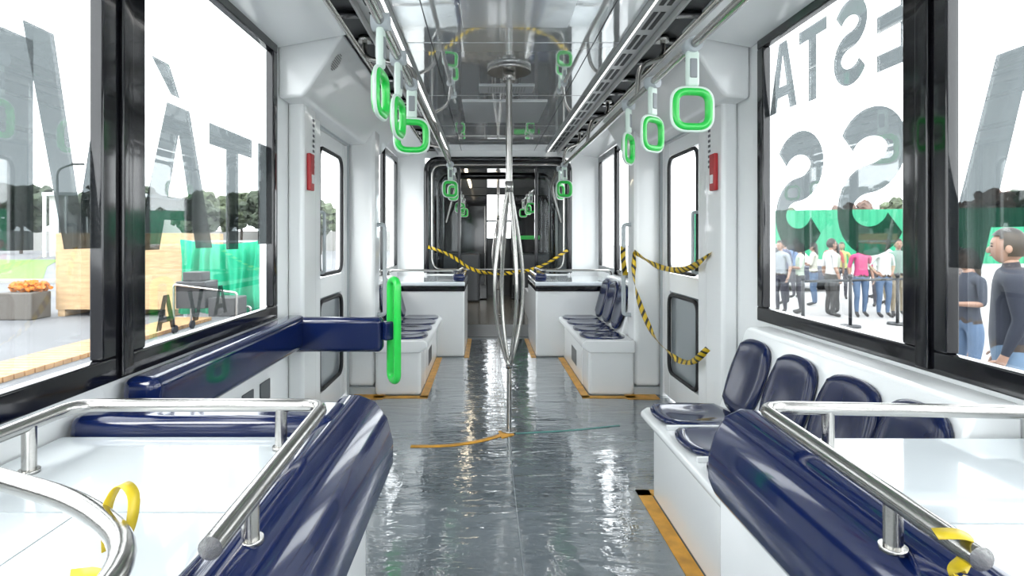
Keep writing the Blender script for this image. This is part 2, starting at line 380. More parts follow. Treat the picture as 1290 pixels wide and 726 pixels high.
def rail(name,pts,posts,r=.0155,fr=.06):
    P=[tube('tube',pts,r,STEEL,fr,res=8)]
    for (x,y,z0,z1) in posts:
        P+=[tube('post',[(x,y,z0),(x,y,z1)],r*.9,STEEL),cyl('foot',(x,y,z0+.004),.020,.008,STEEL)]
    group(name,P,pts[0])
rail('cabinet_handrail',[(1.20,.6,.85),(1.15,1.27,.85),(.505,1.33,.845),(.475,.70,.845)],[(.495,.88,.755,.84),(.66,1.315,.745,.84),(1.13,1.24,.745,.84)])
rail('cabinet_handrail',[(-1.14,.95,.85),(-1.13,1.33,.85),(-.535,1.33,.85),(-.505,.715,.85)],[(-.525,.885,.765,.845),(-1.132,1.195,.745,.845),(-.64,1.33,.745,.845)])
rail('cabinet_handrail',[(-1.235,1.04,.85),(-.75,.835,.85),(-.585,.70,.85),(-.565,.40,.85)],[(-.568,.50,.77,.845)],.0165,.12)

# ------------------------------------------------------------ right near bench
P=[box('base',.655,1.245,1.66,2.68,0,.36,WHITE,.02,3), prism('seat_shell',[(.60,.385),(.60,.41),(.63,.43),(1.245,.44),(1.245,.34),(.66,.34)],1.65,2.70,WHITE,.012,3)]
P.append(prism('back_shell',[(.985,.42),(1.115,.80),(1.13,.815),(1.245,.82),(1.245,.42)],1.44,2.72,WHITE,.015,3))
for yy in (2.37,2.03,1.76): 
    P.append(boxes('shell_rib',[(.62,.98,yy-.006,yy+.006,.43,.452)],WHITE,.004,2))
for yy in (2.54,2.20,1.87): P.append(pad('seat_pad',(.80,yy,.437),(1,0,0),(0,1,0),.37,.32,.026,BLUE,.020,.42))
for yy in (2.54,2.20,1.865,1.58):
    P.append(pad('backrest_pad',(1.047,yy,.612),(0,-1,0),(.34,0,1),.308 if yy>1.6 else .26,.350,.032,BLUE2,.018,.42))
group('longitudinal_bench',P,(.95,2.4,0))

def midbench(s):
    x0=.665
    P=[box('base',s*x0,s*1.245,4.70,5.80,0,.36,WHITE,.02,3),box('base_front',s*x0,s*1.03,4.40,4.72,0,.36,WHITE,.03,3),
       prism('seat_shell',[(s*.61,.385),(s*.61,.42),(s*.64,.44),(s*1.03,.44),(s*1.03,.34),(s*.67,.34)],4.38,5.80,WHITE,.012,3),
       prism('back_shell',[(s*.99,.42),(s*1.11,.86),(s*1.245,.86),(s*1.245,.42)],4.70,5.80,WHITE,.015,3)]
    for yy in (4.60,4.95,5.30,5.63):
        P.append(pad('seat_pad',(s*.81,yy,.438),(1,0,0),(0,1,0),.36,.32,.022,BLUE,.014,.4))
    for yy in (4.88,5.24,5.59):
        P.append(pad('backrest_pad',(s*1.035,yy,.65),(0,-s,0),(s*.27,0,1),.33,.40,.03,BLUE2,.012,.45))
    P.append(boxes('vent',[(s*(x0-.002),s*x0,5.0+.05*i,5.02+.05*i,.1,.24) for i in range(6)],DARK))
    group('longitudinal_bench',P,(s*.95,5.1,0))
midbench(-1); midbench(1)

for s in (-1,1):
    P=[box('body',s*.375,s*1.245,5.83,6.92,0,.70,WHITE,.025,4),box('black_band',s*.37,s*1.245,5.822,6.9,.69,.745,BLACK,.006,2),box('top',s*.37,s*1.245,5.815,6.92,.745,.79,WHITE2,.012,3)]
    group('equipment_pod',P,(s*.8,6.3,0))
    tube('pod_handrail',[(s*1.2,6.0,.80),(s*1.2,6.0,.90),(s*.45,6.0,.90),(s*.42,6.5,.90),(s*.42,6.5,.79)],.014,STEEL,.06)
    box('navy_bolster',s*.37,s*.50,5.86,6.7,.79,.87,BLUE,.03,4)

# ------------------------------------------------------------ wheelchair backrest + green grab handle
P=[boxes('wall_pad',[(-1.235,-1.12,1.64,3.02,.655,.835)],BLUE,.035,5), box('cross_pad',-1.2,-.70,2.95,3.03,.64,.825,BLUE,.03,5),
   box('support_arm',-1.24,-.75,3.03,3.06,.68,.74,STEEL,.006)]
group('wheelchair_backrest',P,(-1.1,2.6,.7))
g=tube('grip',[(0,-.045,-.27),(0,.045,-.27),(0,.045,.27),(0,-.045,.27)],.020,GREEN,.045,True,6)
g2=box('clamp',-.06,-.01,-.025,.025,-.05,.05,BLUE,.01)
e=group('green_grab_handle',[g,g2]); e.location=(-.645,2.99,.755); e.rotation_euler=(0,0,math.radians(34))
boxes('wall_socket_plate',[(-1.25,-1.242,2.50,2.62,.44,.54),(-1.25,-1.242,2.7,2.82,.44,.54),(-1.25,-1.242,2.3,2.42,.42,.52)],mat('socket_grey',(.10,.11,.12),.4),.004,2)

# ------------------------------------------------------------ floor tape
T=[]
def ft(x0,x1,y0,y1): T.append((x0,x1,y0,y1,.001,.004))
ft(-.665,-.605,4.34,5.8); ft(-1.03,-.605,4.33,4.39); ft(.605,.665,4.34,5.8); ft(.605,1.03,4.33,4.39)
ft(-.375,-.325,5.8,6.9); ft(.325,.375,5.8,6.9); ft(.59,.655,1.60,2.75); ft(.59,1.2,2.69,2.75); ft(-1.2,-.95,4.30,4.43); ft(.95,1.2,4.30,4.43)
boxes('orange_floor_tape',T,ORANGE)
ribbon('orange_floor_tape',[(-.60,3.33,.003),(-.40,3.33,.003),(-.2,3.40,.003),(0,3.56,.003)],.04,ORANGE,(0,1,0))
prism('orange_floor_tape',[(-.05,3.46),(.03,3.52),(.01,3.64),(-.07,3.58)],.001,.004,ORANGE,axis='Z')
ribbon('teal_floor_tape',[(.04,3.55,.003),(.4,3.60,.003),(.74,3.70,.003)],.02,TEAL,(0,1,0))
boxes('floor_seam',[(-.010,-.006,.5,6.9,.0005,.0012),(-.9,.9,6.88,6.95,.0005,.006)],mat('seam_light',(.24,.27,.29),.3))

# ------------------------------------------------------------ caution tape
ribbon('caution_tape',[(1.03,4.42,1.14),(1.10,4.1,1.04),(1.14,3.75,1.03),(1.15,3.5,1.06),(1.15,3.22,1.16)],.04,CAUTION,twist=.7)
ribbon('caution_tape',[(1.03,4.42,1.14),(1.02,4.41,.9),(1.06,4.3,.68),(1.10,4.1,.50),(1.14,3.75,.42),(1.15,3.5,.46),(1.15,3.25,.60)],.04,CAUTION,twist=.9)
ribbon('caution_tape',[(.975,4.55,1.18),(.96,4.5,1.1),(.975,4.48,.95)],.04,CAUTION,(1,0,0))
ribbon('caution_tape',[(-.86,6.86,1.14),(-.6,6.85,1.05),(-.3,6.86,.84),(0,6.86,.80),(.4,6.86,.85),(.6,6.85,.93),(.86,6.86,1.1)],.045,CAUTION,twist=.8)
ribbon('yellow_strap',[(-.695,.80,.80),(-.705,.81,.86),(-.685,.815,.895),(-.655,.80,.885),(-.648,.785,.85),(-.665,.78,.80)],.018,YEL,(.3,1,0))
ribbon('yellow_strap',[(-.705,.74,.795),(-.65,.72,.812),(-.60,.70,.80),(-.54,.70,.80)],.024,YEL,(.2,.3,1),twist=.5)
ribbon('yellow_strap',[(.44,.73,.862),(.47,.72,.868),(.497,.725,.85),(.487,.74,.82),(.455,.72,.812),(.53,.69,.80)],.02,YEL,(.2,1,.2))

# ------------------------------------------------------------ lettering on windows (bold block letters)
def stroke(f,n,wd):
    P=[Vector(f(i/n)) for i in range(n+1)]; q=[]
    for i in range(n):
        def nn(k):
            t=(P[min(k+1,n)]-P[max(k-1,0)]).normalized(); return Vector((-t.y,t.x))*wd/2
        q.append([P[i]-nn(i),P[i+1]-nn(i+1),P[i+1]+nn(i+1),P[i]+nn(i)])
    return q
def glyph(ch):
    A=[[(-.5,0),(-.24,0),(0,.80),(0,1),(-.15,1)],[(.5,0),(.15,1),(0,1),(0,.80),(.24,0)],[(-.18,.2),(.18,.2),(.132,.36),(-.132,.36)]]
    if ch=='A': return A
    if ch=='Á': return A+[[(-.02,1.06),(.10,1.06),(.34,1.26),(.12,1.26)]]
    if ch=='V': return [[(x,1-y) for x,y in p] for p in A[:2]]
    if ch=='I': return [[(-.13,0),(.13,0),(.13,1),(-.13,1)]]
    if ch=='T': return [[(-.13,0),(.13,0),(.13,.83),(-.13,.83)],[(-.45,.83),(.45,.83),(.45,1),(-.45,1)]]
    if ch=='E': return [[(-.36,0),(-.12,0),(-.12,1),(-.36,1)]]+[[(-.12,a),(.36,a),(.36,a+.18),(-.12,a+.18)] for a in (0,.41,.82)]
    if ch=='P': return [[(-.36,0),(-.12,0),(-.12,1),(-.36,1)]]+stroke(lambda t:((-.12+.30*math.sin(math.pi*t)**.8),.66+.245*math.cos(math.pi*t)),24,.18)
    if ch=='S':
        def f(t):
            if t<.5:
                a=math.radians(25+245*(t/.5)); return (.30*math.cos(a),.715+.195*math.sin(a))
            a=math.radians(90-245*((t-.5)/.5)); return (.31*math.cos(a),.305+.215*math.sin(a))
        return stroke(f,40,.20)
def letter(ch,s,yc,z0,h,wd):
    V=[];F=[]
    for p in glyph(ch):
        k=len(V)
        for q in p: V.append((q[0]*wd,q[1]*h,0))
        F.append(tuple(range(k,k+len(p))))
    me=bpy.data.meshes.new('letter'); me.from_pydata(V,[],F)
    o=link('letter_'+ch,me,FILM); o.location=(s*1.272,yc,z0); o.rotation_euler=(math.pi/2,0,s*math.pi/2)
    return o
group('window_lettering',[letter('I',-1,1.30,1.22,.52,.60),letter('V',-1,1.535,1.22,.56,.38),letter('Á',-1,2.03,1.21,.52,.50),letter('T',-1,2.46,1.20,.52,.46),letter('I',-1,2.80,1.22,.5,.5),
      letter('A',-1,1.95,.93,.12,.12),letter('A',-1,2.35,.93,.12,.12),letter('V',-1,2.15,.93,.12,.12)],(-1.27,2,1.2))
group('window_lettering',[letter('E',1,1.935,1.85,.34,.24),letter('S',1,2.17,1.85,.33,.25),letter('T',1,2.42,1.85,.33,.23),letter('A',1,2.66,1.86,.33,.24),
      letter('P',1,1.02,1.2,.52,.42),letter('A',1,1.47,1.16,.60,.52),letter('S',1,2.06,1.19,.54,.46),letter('S',1,2.53,1.19,.54,.48)],(1.27,2,1.2))

# ------------------------------------------------------------ gangway wall and following car
zt=2.25; fx=.91
def rrect(w0,w1,z0,z1,r,n=8):
    out=[]
    for cx,cz,a0 in ((w1-r,z0+r,-90),(w1-r,z1-r,0),(w0+r,z1-r,90),(w0+r,z0+r,180)):
        for k in range(n+1):
            a=math.radians(a0+90*k/n); out.append((cx+r*math.cos(a),cz+r*math.sin(a)))
    return out
boxes('wall_end',[(-1.33,-fx,6.93,7.02,0,2.42),(fx,1.33,6.93,7.02,0,2.42),(-fx,fx,6.93,7.02,zt,2.42),(-fx,-.47,6.93,7.02,0,.80),(.47,fx,6.93,7.02,0,.80)],WHITE)
P=[]
P.append(tube('outer_gasket',[(-fx+.02,6.92,.82),(-fx+.02,6.92,zt-.02),(fx-.02,6.92,zt-.02),(fx-.02,6.92,.82)],.034,BLACK,.16))
P.append(tube('silver_inner_frame',[(-fx+.09,6.91,.86),(-fx+.09,6.91,zt-.09),(fx-.09,6.91,zt-.09),(fx-.09,6.91,.86)],.012,STEEL,.14,True))
P.append(boxes('mullions',[(-.50,-.46,6.90,6.98,.79,2.13),(.46,.50,6.90,6.98,.79,2.13)],BLACK,.01,2))
P.append(boxes('side_glass',[(-fx+.02,-.5,6.945,6.95,.80,2.14),(.5,fx-.02,6.945,6.95,.80,2.14)],glass_mat('partition_glass',(.8,.84,.85),.10)))
group('gangway_portal',P,(0,6.93,1.5))
V=[];F=[]; n=19; pr=rrect(-.88,.88,-.02,2.24,.12,4); m_=len(pr)
for i in range(n):
    k=1+(.03 if i%2 else 0); yy=7.03+i*.89/(n-1)
    for a,c in pr: V.append((a*k,yy,1.11+(c-1.11)*k))
for i in range(n-1):
    for j in range(m_): F.append((i*m_+j,(i+1)*m_+j,(i+1)*m_+(j+1)%m_,i*m_+(j+1)%m_))
me=bpy.data.meshes.new('b'); me.from_pydata(V,[],F); link('gangway_bellows',me,mat('bellows_grey',(.10,.105,.11),.5))
box('gangway_floor_plate',-.85,.85,6.95,7.95,-.02,.012,mat('chequer_plate',(.06,.065,.07),.35,metal=.4,bump=.4,bscale=50))
P=[tube('ring',[(-.8,7.94,.1),(-.8,7.94,2.14),(.8,7.94,2.14),(.8,7.94,.1)],.05,BLACK,.2)]
group('gangway_portal',P,(0,7.94,1))
F2=mat('far_floor',(.14,.125,.10),.2,coat=.5,var=.2)
box('floor',-1.33,1.33,7.92,Y2,-.12,0,F2); box('ceiling',-1.33,1.33,7.92,Y2,2.28,2.36,CEIL)
DG=mat('dark_grey_panel',(.05,.055,.06),.3,coat=.3)
for s,nm in ((-1,'left'),(1,'right')):
    boxes('wall_'+nm,[(s*1.25,s*1.33,7.92,Y2,0,.85),(s*1.25,s*1.33,7.92,Y2,2.15,2.36),(s*1.25,s*1.33,7.92,8.4,.85,2.15),(s*1.25,s*1.33,9.9,Y2,.85,2.15)],WHITE)
    boxes('window_%d'%(5 if s<0 else 6),[(s*1.20,s*1.30,8.4,8.48,.85,2.15),(s*1.20,s*1.30,9.82,9.9,.85,2.15),(s*1.2,s*1.3,8.48,9.82,.85,.92),(s*1.2,s*1.3,8.48,9.82,2.08,2.15)],BLACK)
    boxes('wall_partition',[(s*.9,s*1.25,7.93,8.0,0,2.3)],WHITE)
    P=[box('base',s*.5,s*1.24,8.1,9.3,0,.42,WHITE,.02)]
    for k in range(3):
        P.append(pad('seat_pad',(s*.78,8.35+k*.4,.44),(1,0,0),(0,1,0),.45,.36,.03,BLUE,.012,.5))
        P.append(pad('backrest_pad',(s*1.17,8.35+k*.4,.70),(0,-s,0),(s*.1,0,1),.36,.5,.04,BLUE,.012,.5))
    group('longitudinal_bench',P,(s*.9,8.7,0))
    tube('overhead_handrail',[(s*.55,8.1,1.95),(s*.55,11.2,1.95)],.016,STEEL)
    xi=-.12 if s<0 else .36
    P=[box('panel',xi,s*1.24,11.3,11.42,0,2.12,BLACK,.02),box('upper_panel',xi,s*1.24,11.3,11.4,2.12,2.28,DG,.005),
       tube('edge_rail',[(xi+s*.05,11.27,.3),(xi+s*.05,11.27,1.9)],.014,STEEL),
       box('console',xi+s*.15,s*1.2,10.8,11.28,.0,.95,DG,.05)]
    group('driver_cab_partition',P,(s*.8,11.3,0))
for (x,y,a) in [(-.55,8.6,.3),(.55,8.6,.2),(.55,9.2,.8),(-.55,9.3,.9),(.55,10.4,.3),(-.55,10.2,.3)]: strap(x,y,a)
boxes('wall_far_end',[(-1.33,1.33,Y2,Y2+.08,0,1.25),(-1.33,1.33,Y2,Y2+.08,2.2,2.4),(-1.33,-.5,Y2,Y2+.08,1.25,2.2),(.6,1.33,Y2,Y2+.08,1.25,2.2)],DG)
box('window_8',-.5,.6,Y2+.03,Y2+.04,1.25,2.2,GLASS)
boxes('window_9',[(-.5,.6,Y2-.01,Y2+.02,1.60,1.64),(.10,.15,Y2-.01,Y2+.02,1.25,2.2)],BLACK)
branch_pole(.05,9.0,2.28)
box('green_safety_strip',.42,.95,11.27,11.29,1.22,1.30,GREEN,.005)
tube('luminaire',[(-.45,8.3,2.26),(-.45,11.0,2.26)],.02,mat('warm_lamp',(1,.85,.62),.5,emis=3))

# ------------------------------------------------------------ outside
ASPH=mat('asphalt',(.125,.13,.14),.85,var=.18,vscale=.6,bump=.3,bscale=40)
CONC=mat('grey_concrete',(.25,.25,.25),.8,var=.1,vscale=.5)  # concrete's own grey, slightly varied at random
G=-.5
box('ground_asphalt',-90,-1.8,-30,130,G-.2,G,ASPH); box('ground_concrete',-1.8,110,-30,130,G-.2,G+.0,CONC)
prism('grass_verge',[(-75,23),(-18.5,23),(-27,34),(-34,44),(-75,44)],G,G+.03,mat('grass',(.10,.22,.03),.9,var=.4,vscale=2,bump=.5,bscale=20),axis='Z')
boxes('kerb',[(-60,-16,21.5,21.8,G,G+.14)],mat('kerb_conc',(.3,.3,.28),.8))
PLY=mat('plywood',(.42,.28,.15),.6,var=.22,vscale=3,stretch=(1,1,6))
P=[box('panel',-9.75,-6.95,12.4,14.4,G+.15,1.36,PLY,.01)]
for i in range(4): P.append(box('runner_%d'%i,-9.7+i*.8,-9.55+i*.8,12.4,14.4,G,G+.15,PLY,.005))
P.append(boxes('joint',[(-8.3,-8.29,12.39,12.4,G+.15,1.36)],mat('dark_joint',(.2,.13,.07),.8)))
group('plywood_crate',P,(-8.3,13,G))
V=[];F=[];n=60
for i in range(n+1):
    t=i/n; x=-6.75+1.75*t; yy=12.0+.06*math.sin(t*38)+.04*math.sin(t*71)
    for j in range(5):
        z=1.22-(1.6*j/4)-.10*math.sin(t*3.0)*(j==0); V.append((x+.05*math.sin(j+t*9),yy-.12*j/4*math.sin(t*20),z))
for i in range(n):
    for j in range(4): q=i*5+j; F.append((q,q+1,q+6,q+5))
me=bpy.data.meshes.new('d'); me.from_pydata(V,[],F)
d=link('drape',me,mat('green_cloth',(.003,.32,.17),.7),True); d.modifiers.new('s','SOLIDIFY').thickness=.01
group('green_draped_booth',[d,boxes('frame',[(-6.73,-6.68,12.1,12.15,G,1.2),(-5.08,-5.03,12.1,12.15,G,1.2),(-6.73,-5.03,12.1,12.15,1.16,1.2)],GREY)],(-6.0,12,G))
P=[boxes('case',[(-5.85,-5.3,10.2,10.7,G+.45,G+.95),(-5.25,-4.75,10.2,10.7,G+.3,G+.65),(-5.75,-5.4,10.25,10.6,G+.95,G+1.12)],mat('black_case',(.02,.02,.022),.5),.02),
   tube('frame',[(-5.85,10.15,G+.1),(-5.85,10.15,G+.9),(-4.7,10.15,G+.75),(-4.7,10.15,G+.1)],.02,STEEL),tube('frame2',[(-5.85,10.75,G+.1),(-5.85,10.75,G+.42),(-4.7,10.75,G+.42),(-4.7,10.75,G+.1)],.02,STEEL)]
for x in(-5.83,-4.7):
    for yy in (10.15,10.75): P.append(cyl('wheel',(x,yy,G+.08),.08,.04,RUBBER,'X'))
group('equipment_cart',P,(-5.3,10.4,G))
P=[(-6.75,-5.98,3.2+i*.16,3.34+i*.16,G,G+.07) for i in range(54)]
boxes('wooden_deck_strip',P,mat('deck_wood',(.36,.21,.10),.6,var=.25,vscale=4),.005,2)
def blob(name,c,rad,n,m,sub=1,seed=0,size=.3):
    random.seed(seed); bm=bmesh.new()
    for i in range(n):
        while True:
            v=Vector((random.uniform(-1,1),random.uniform(-1,1),random.uniform(-1,1)))
            if v.length<1: break
        r=size*random.uniform(.6,1.3)
        M=Matrix.Translation(Vector(c)+Vector((v.x*rad[0],v.y*rad[1],v.z*rad[2])))@Matrix.Rotation(random.random()*6,4,'Z')@Matrix.Scale(random.uniform(.6,1),4,(0,0,1))
        bmesh.ops.create_icosphere(bm,subdivisions=sub,radius=r,matrix=M)
    for v in bm.verts:
        q=noise.noise_vector(v.co*(1.2/size)); v.co+=q*size*.6
        q=noise.noise_vector(v.co*(4/size)); v.co+=q*size*.3
    me=bpy.data.meshes.new(name); bm.to_mesh(me); bm.free(); return link(name,me,m)
fl=blob('flowers',(-10.15,12.2,.18),(.42,.3,.12),90,mat('orange_flowers',(.48,.14,.01),.8,var=.4,vscale=20),1,seed=3,size=.06)
group('flower_planter',[fl,boxes('pot',[(-10.55,-9.8,11.8,12.35,G,.08)],mat('planter_dark',(.10,.09,.08),.7),.03)],(-10.15,12.2,G))
LEAF=mat('foliage',(.035,.048,.030),.9,var=.5,vscale=1.5); LEAF2=mat('foliage_light',(.07,.09,.05),.9,var=.5,vscale=1.5); LEAF3=mat('foliage_reddish',(.13,.085,.07),.9,var=.4,vscale=1.5)
BARK=mat('bark',(.06,.045,.035),.9)
def tree(x,y,h,r,m,seed):
    c=blob('crown',(x,y,G+h-r*.8),(r,r,r*.75),110,m,2,seed=seed,size=r*.20)
    t=tube('trunk',[(x,y,G),(x+.1,y,G+h*.35),(x,y,G+h*.7)],.16,BARK,.5)
    group('tree',[t,c],(x,y,G))
for i,(x,y,h,r,m) in enumerate([(-58,60,6.5,3.2,LEAF),(-52,62,8.0,3.4,LEAF),(-45,70,8.5,3.5,LEAF),(-34,50,6.8,2.6,LEAF),(-29,56,6.2,2.4,LEAF2),(-26,50,5.2,2.0,LEAF),(-22,56,6.4,2.4,LEAF),(-31,70,7.5,3,LEAF2),(-18,60,5.6,2.2,LEAF2),(-25,64,7.4,2.6,LEAF),
    (40,60,5.6,2.6,LEAF3),(46,60,6.4,3.0,LEAF2),(52,58,6.6,3.2,LEAF3),(58,60,7,3.4,LEAF),(34,62,4.8,2.4,LEAF2),(28,64,4.4,2.2,LEAF)]): tree(x,y,h,r,m,20+i)
P=[box('block',-41,-33,52,60,G,5.2,mat('white_building',(.42,.42,.41),.7)),boxes('openings',[(-40.3+i*1.9,-39.2+i*1.9,51.95,52,0,3.2) for i in range(4)],DARK),box('roof',-41.4,-32.6,51.6,60.4,5.2,5.5,GREY),boxes('columns',[(-41+i*2,-40.8+i*2,51.2,51.4,G,5.2) for i in range(5)],WHITE)]
group('white_pavilion_building',P,(-37,55,G))
boxes('boundary_wall',[(-80,-8,75,75.4,G,2.2)],mat('boundary_grey',(.26,.26,.25),.8))
group('street_lamp',[tube('mast',[(-31,40,G),(-31,40,6.2),(-29.8,40,6.6)],.08,GREY,.5),box('lamp_head',-29.9,-29.1,39.85,40.15,6.5,6.65,DARK,.03)],(-31,40,G))
V=[];F=[];n=160
for i in range(n+1):
    x=14+40*i/n; yy=38+(.12 if i%2 else 0)
    V+=[(x,yy,G),(x,yy,2.9+x*.012)]
for i in range(n): F.append((2*i,2*i+2,2*i+3,2*i+1))
me=bpy.data.meshes.new('h'); me.from_pydata(V,[],F)
h=link('sheet',me,mat('hoarding_green',(.010,.24,.12),.6,var=.1,vscale=1)); h.modifiers.new('s','SOLIDIFY').thickness=.05
group('green_hoarding_fence',[h,boxes('posts',[(14+i*3,14.12+i*3,38.2,38.3,G,3.2) for i in range(14)],GREY)],(30,38,G))
boxes('white_marquee',[(44,54,33,37,1.5,2.6)]+[(44+i*2.4,44.12+i*2.4,33,33.1,G,1.5) for i in range(5)],mat('marquee_white',(.45,.45,.45),.6),.1)
CARM=mat('car_paint_dark',(.02,.025,.045),.25,coat=.8)
prof=[(18,-.2),(18,.35),(18.7,.5),(19.6,.58),(20.3,1.0),(21.8,1.02),(22.5,.62),(22.8,.55),(22.85,-.2)]
P=[prism('body',prof,9.6,11.3,CARM,.08,3,axis='X'),box('side_windows',9.55,11.35,19.95,22.1,.58,.92,BLACK,.1)]
for a in (9.6,11.3):
    for b in (18.9,21.9): P.append(cyl('wheel',(a,b,G+.33),.33,.22,RUBBER,'X'))
group('parked_car',P,(10.4,20,G))
P=[]
for i,(x,y) in enumerate([(7.0,10.9),(8.15,11.2),(9.6,11.6),(5.9,10.6)]):
    P+=[cyl('base',(x,y,G+.02),.18,.04,DARK),cyl('post',(x,y,G+.5),.03,1.0,DARK),cyl('cap',(x,y,G+1.0),.04,.08,DARK)]
P.append(ribbon('belt',[(5.9,10.6,.42),(7.0,10.9,.42),(8.15,11.2,.42),(9.6,11.6,.42)],.05,DARK))
group('queue_barrier',P,(7.5,11,G))

# ------------------------------------------------------------ people
def skin_mesh(verts, edges, root, rad, sub=2):
    me=bpy.data.meshes.new('sk'); me.from_pydata(verts,edges,[])
    o=bpy.data.objects.new('sk',me); COL.objects.link(o)
    o.modifiers.new('s','SKIN'); sv=me.skin_vertices[0].data
    for i,r in enumerate(rad): sv[i].radius=r if isinstance(r,tuple) else (r,r); sv[i].use_root=(i==root)
    ss=o.modifiers.new('u','SUBSURF'); ss.levels=sub
    dg=bpy.context.evaluated_depsgraph_get(); dg.update()
    ev=o.evaluated_get(dg); m2=bpy.data.meshes.new_from_object(ev)
    bpy.data.objects.remove(o); return m2
def person(name, loc, H, face, shirt, pants, hair, skin=(.24,.14,.10), shoes=(.03,.03,.03), arms='down', long_hair=False, sleeve=.6, dress=False, stride=.0, slim=1.0, pat=0):
    k=slim
    names={}; V=[];Rr=[];E=[];lab=[]
    def v(n,p,r): names[n]=len(V); V.append(Vector(p)); Rr.append(r if isinstance(r,tuple) else (r,r))
    def e(a,b,l): E.append((names[a],names[b])); lab.append(l)
    v('pelvis',(0,0,.95),(.150*k,.11*k)); v('waist',(0,.01,1.10),(.135*k,.10*k)); v('chest',(0,.01,1.28),(.155*k,.115*k)); v('uchest',(0,-.01,1.41),(.12*k,.085*k)); v('neck',(0,-.005,1.49),.052); v('hb',(0,.01,1.57),.05)
    e('pelvis','waist','shirt'); e('waist','chest','shirt'); e('chest','uchest','shirt'); e('uchest','neck','skin'); e('neck','hb','skin')
    for s,n in ((-1,'L'),(1,'R')):
        st=stride*s
        v('hip'+n,(s*.09,0,.88),.098*k); v('thigh'+n,(s*.10,st*.4,.70),.083*k); v('knee'+n,(s*.10,.02+st*.8,.49),.060*k); v('calf'+n,(s*.10,-.01+st*.6,.34),.056*k); v('ankle'+n,(s*.10,-.03+st,.09),.040); v('ball'+n,(s*.115,.07+st,.045),(.042,.034)); v('toe'+n,(s*.12,.15+st,.035),(.036,.026))
        e('pelvis','hip'+n,'pants'); e('hip'+n,'thigh'+n,'pants'); e('thigh'+n,'knee'+n,'pants'); e('knee'+n,'calf'+n,'pants' if not dress else 'skin'); e('calf'+n,'ankle'+n,'pants' if not dress else 'skin'); e('ankle'+n,'ball'+n,'shoes'); e('ball'+n,'toe'+n,'shoes')
        a=arms if isinstance(arms,str) else arms[0 if s<0 else 1]
        sh=Vector((s*.175*k,-.01,1.41))
        if a=='down': el=Vector((s*.235,-.04,1.14)); wr=Vector((s*.24,.04,.90)); hd=Vector((s*.235,.07,.82))
        elif a=='phone': el=Vector((s*.22,-.01,1.15)); wr=Vector((s*.13,.19,1.26)); hd=Vector((s*.09,.25,1.32))
        elif a=='fold': el=Vector((s*.23,.02,1.15)); wr=Vector((s*.06,.19,1.14)); hd=Vector((-s*.02,.20,1.16))
        else: el=Vector((s*.27,-.08,1.18)); wr=Vector((s*.17,.02,1.0)); hd=Vector((s*.12,.07,.97))
        mid=sh.lerp(el,.55)
        v('sh'+n,sh,.060*k); v('ua'+n,mid,.050*k); v('el'+n,el,.041*k); v('fa'+n,el.lerp(wr,.4),.038*k); v('wr'+n,wr,(.026,.026)); v('hd'+n,hd,(.034,.020))
        e('uchest','sh'+n,'shirt'); e('sh'+n,'ua'+n,'shirt'); e('ua'+n,'el'+n,'shirt' if sleeve>.5 else 'skin'); e('el'+n,'fa'+n,'shirt' if sleeve>.9 else 'skin'); e('fa'+n,'wr'+n,'shirt' if sleeve>.9 else 'skin'); e('wr'+n,'hd'+n,'skin')
    m=skin_mesh([tuple(q) for q in V],E,0,Rr,2)
    order=['skin','shirt','pants','shoes','hair','eye','lip','belt']
    def near(p):
        best=1e9; bl=0
        for (a,b),l in zip(E,lab):
            A=V[a];B=V[b];d=B-A;t=max(0,min(1,(p-A).dot(d)/d.length_squared)); r=Rr[a][0]*(1-t)+Rr[b][0]*t
            q=(p-A-d*t).length-r*.9
            if q<best: best=q; bl=l
        return bl
    bm=bmesh.new(); bm.from_mesh(m)
    for f in bm.faces:
        c=f.calc_center_median(); l=near(c)
        if l in('shirt','pants') and abs(c.x)<.17 and .8<c.z<1.3 and not dress: l='shirt' if c.z>.965 else ('belt' if (c.z>.935) else 'pants')
        if l=='skin' and c.z<1.475 and c.z>1.3 and abs(c.x)<.14: l='shirt'
        f.material_index=order.index(l); f.smooth=True
    for s,n in ((-1,'L'),(1,'R')):
        hd=V[names['hd'+n]]; wr=V[names['wr'+n]]; d=(hd-wr).normalized(); side=Vector((0,1,0)); side=(side-d*side.dot(d)); 
        if side.length<.2: side=Vector((0,0,1))-d*d.z
        side.normalize(); pn=d.cross(side).normalized()*(-s)
        for j,(o_,ln) in enumerate([(-.026,.055),(-.009,.068),(.009,.074),(.025,.066)]):
            a=hd+side*o_+d*.012; b=a+d*ln*.5+pn*.008; c=b+d*ln*.45+pn*.022
            fm=skin_mesh([tuple(a),tuple(b),tuple(c)],[(0,1),(1,2)],0,[.0095,.0088,.0075],1)
            k0=len(bm.faces); bm.from_mesh(fm); bm.faces.ensure_lookup_table()
            for f in bm.faces[k0:]: f.material_index=0; f.smooth=True
        a=hd+side*.02-d*.03; b=a+side*.03+d*.022; c=b+d*.03+side*.005
        fm=skin_mesh([tuple(a),tuple(b),tuple(c)],[(0,1),(1,2)],0,[.012,.0105,.009],1)
        k0=len(bm.faces); bm.from_mesh(fm); bm.faces.ensure_lookup_table()
        for f in bm.faces[k0:]: f.material_index=0; f.smooth=True
    hc=Vector((0,.02,1.635))
    def headshape(q,g=1.0):
        x,y_,z=q
        X=x*.076*g; Y=y_*.097*g; Z=z*.118*g
        if z<0: X*=1+.28*z; Y*=1+.12*z; 
        if z<-.2 and y_>0: Y+=.012*(-z)
        if y_>.55 and -.15<z<.35: Y-=.004
        return Vector((X,Y,Z))
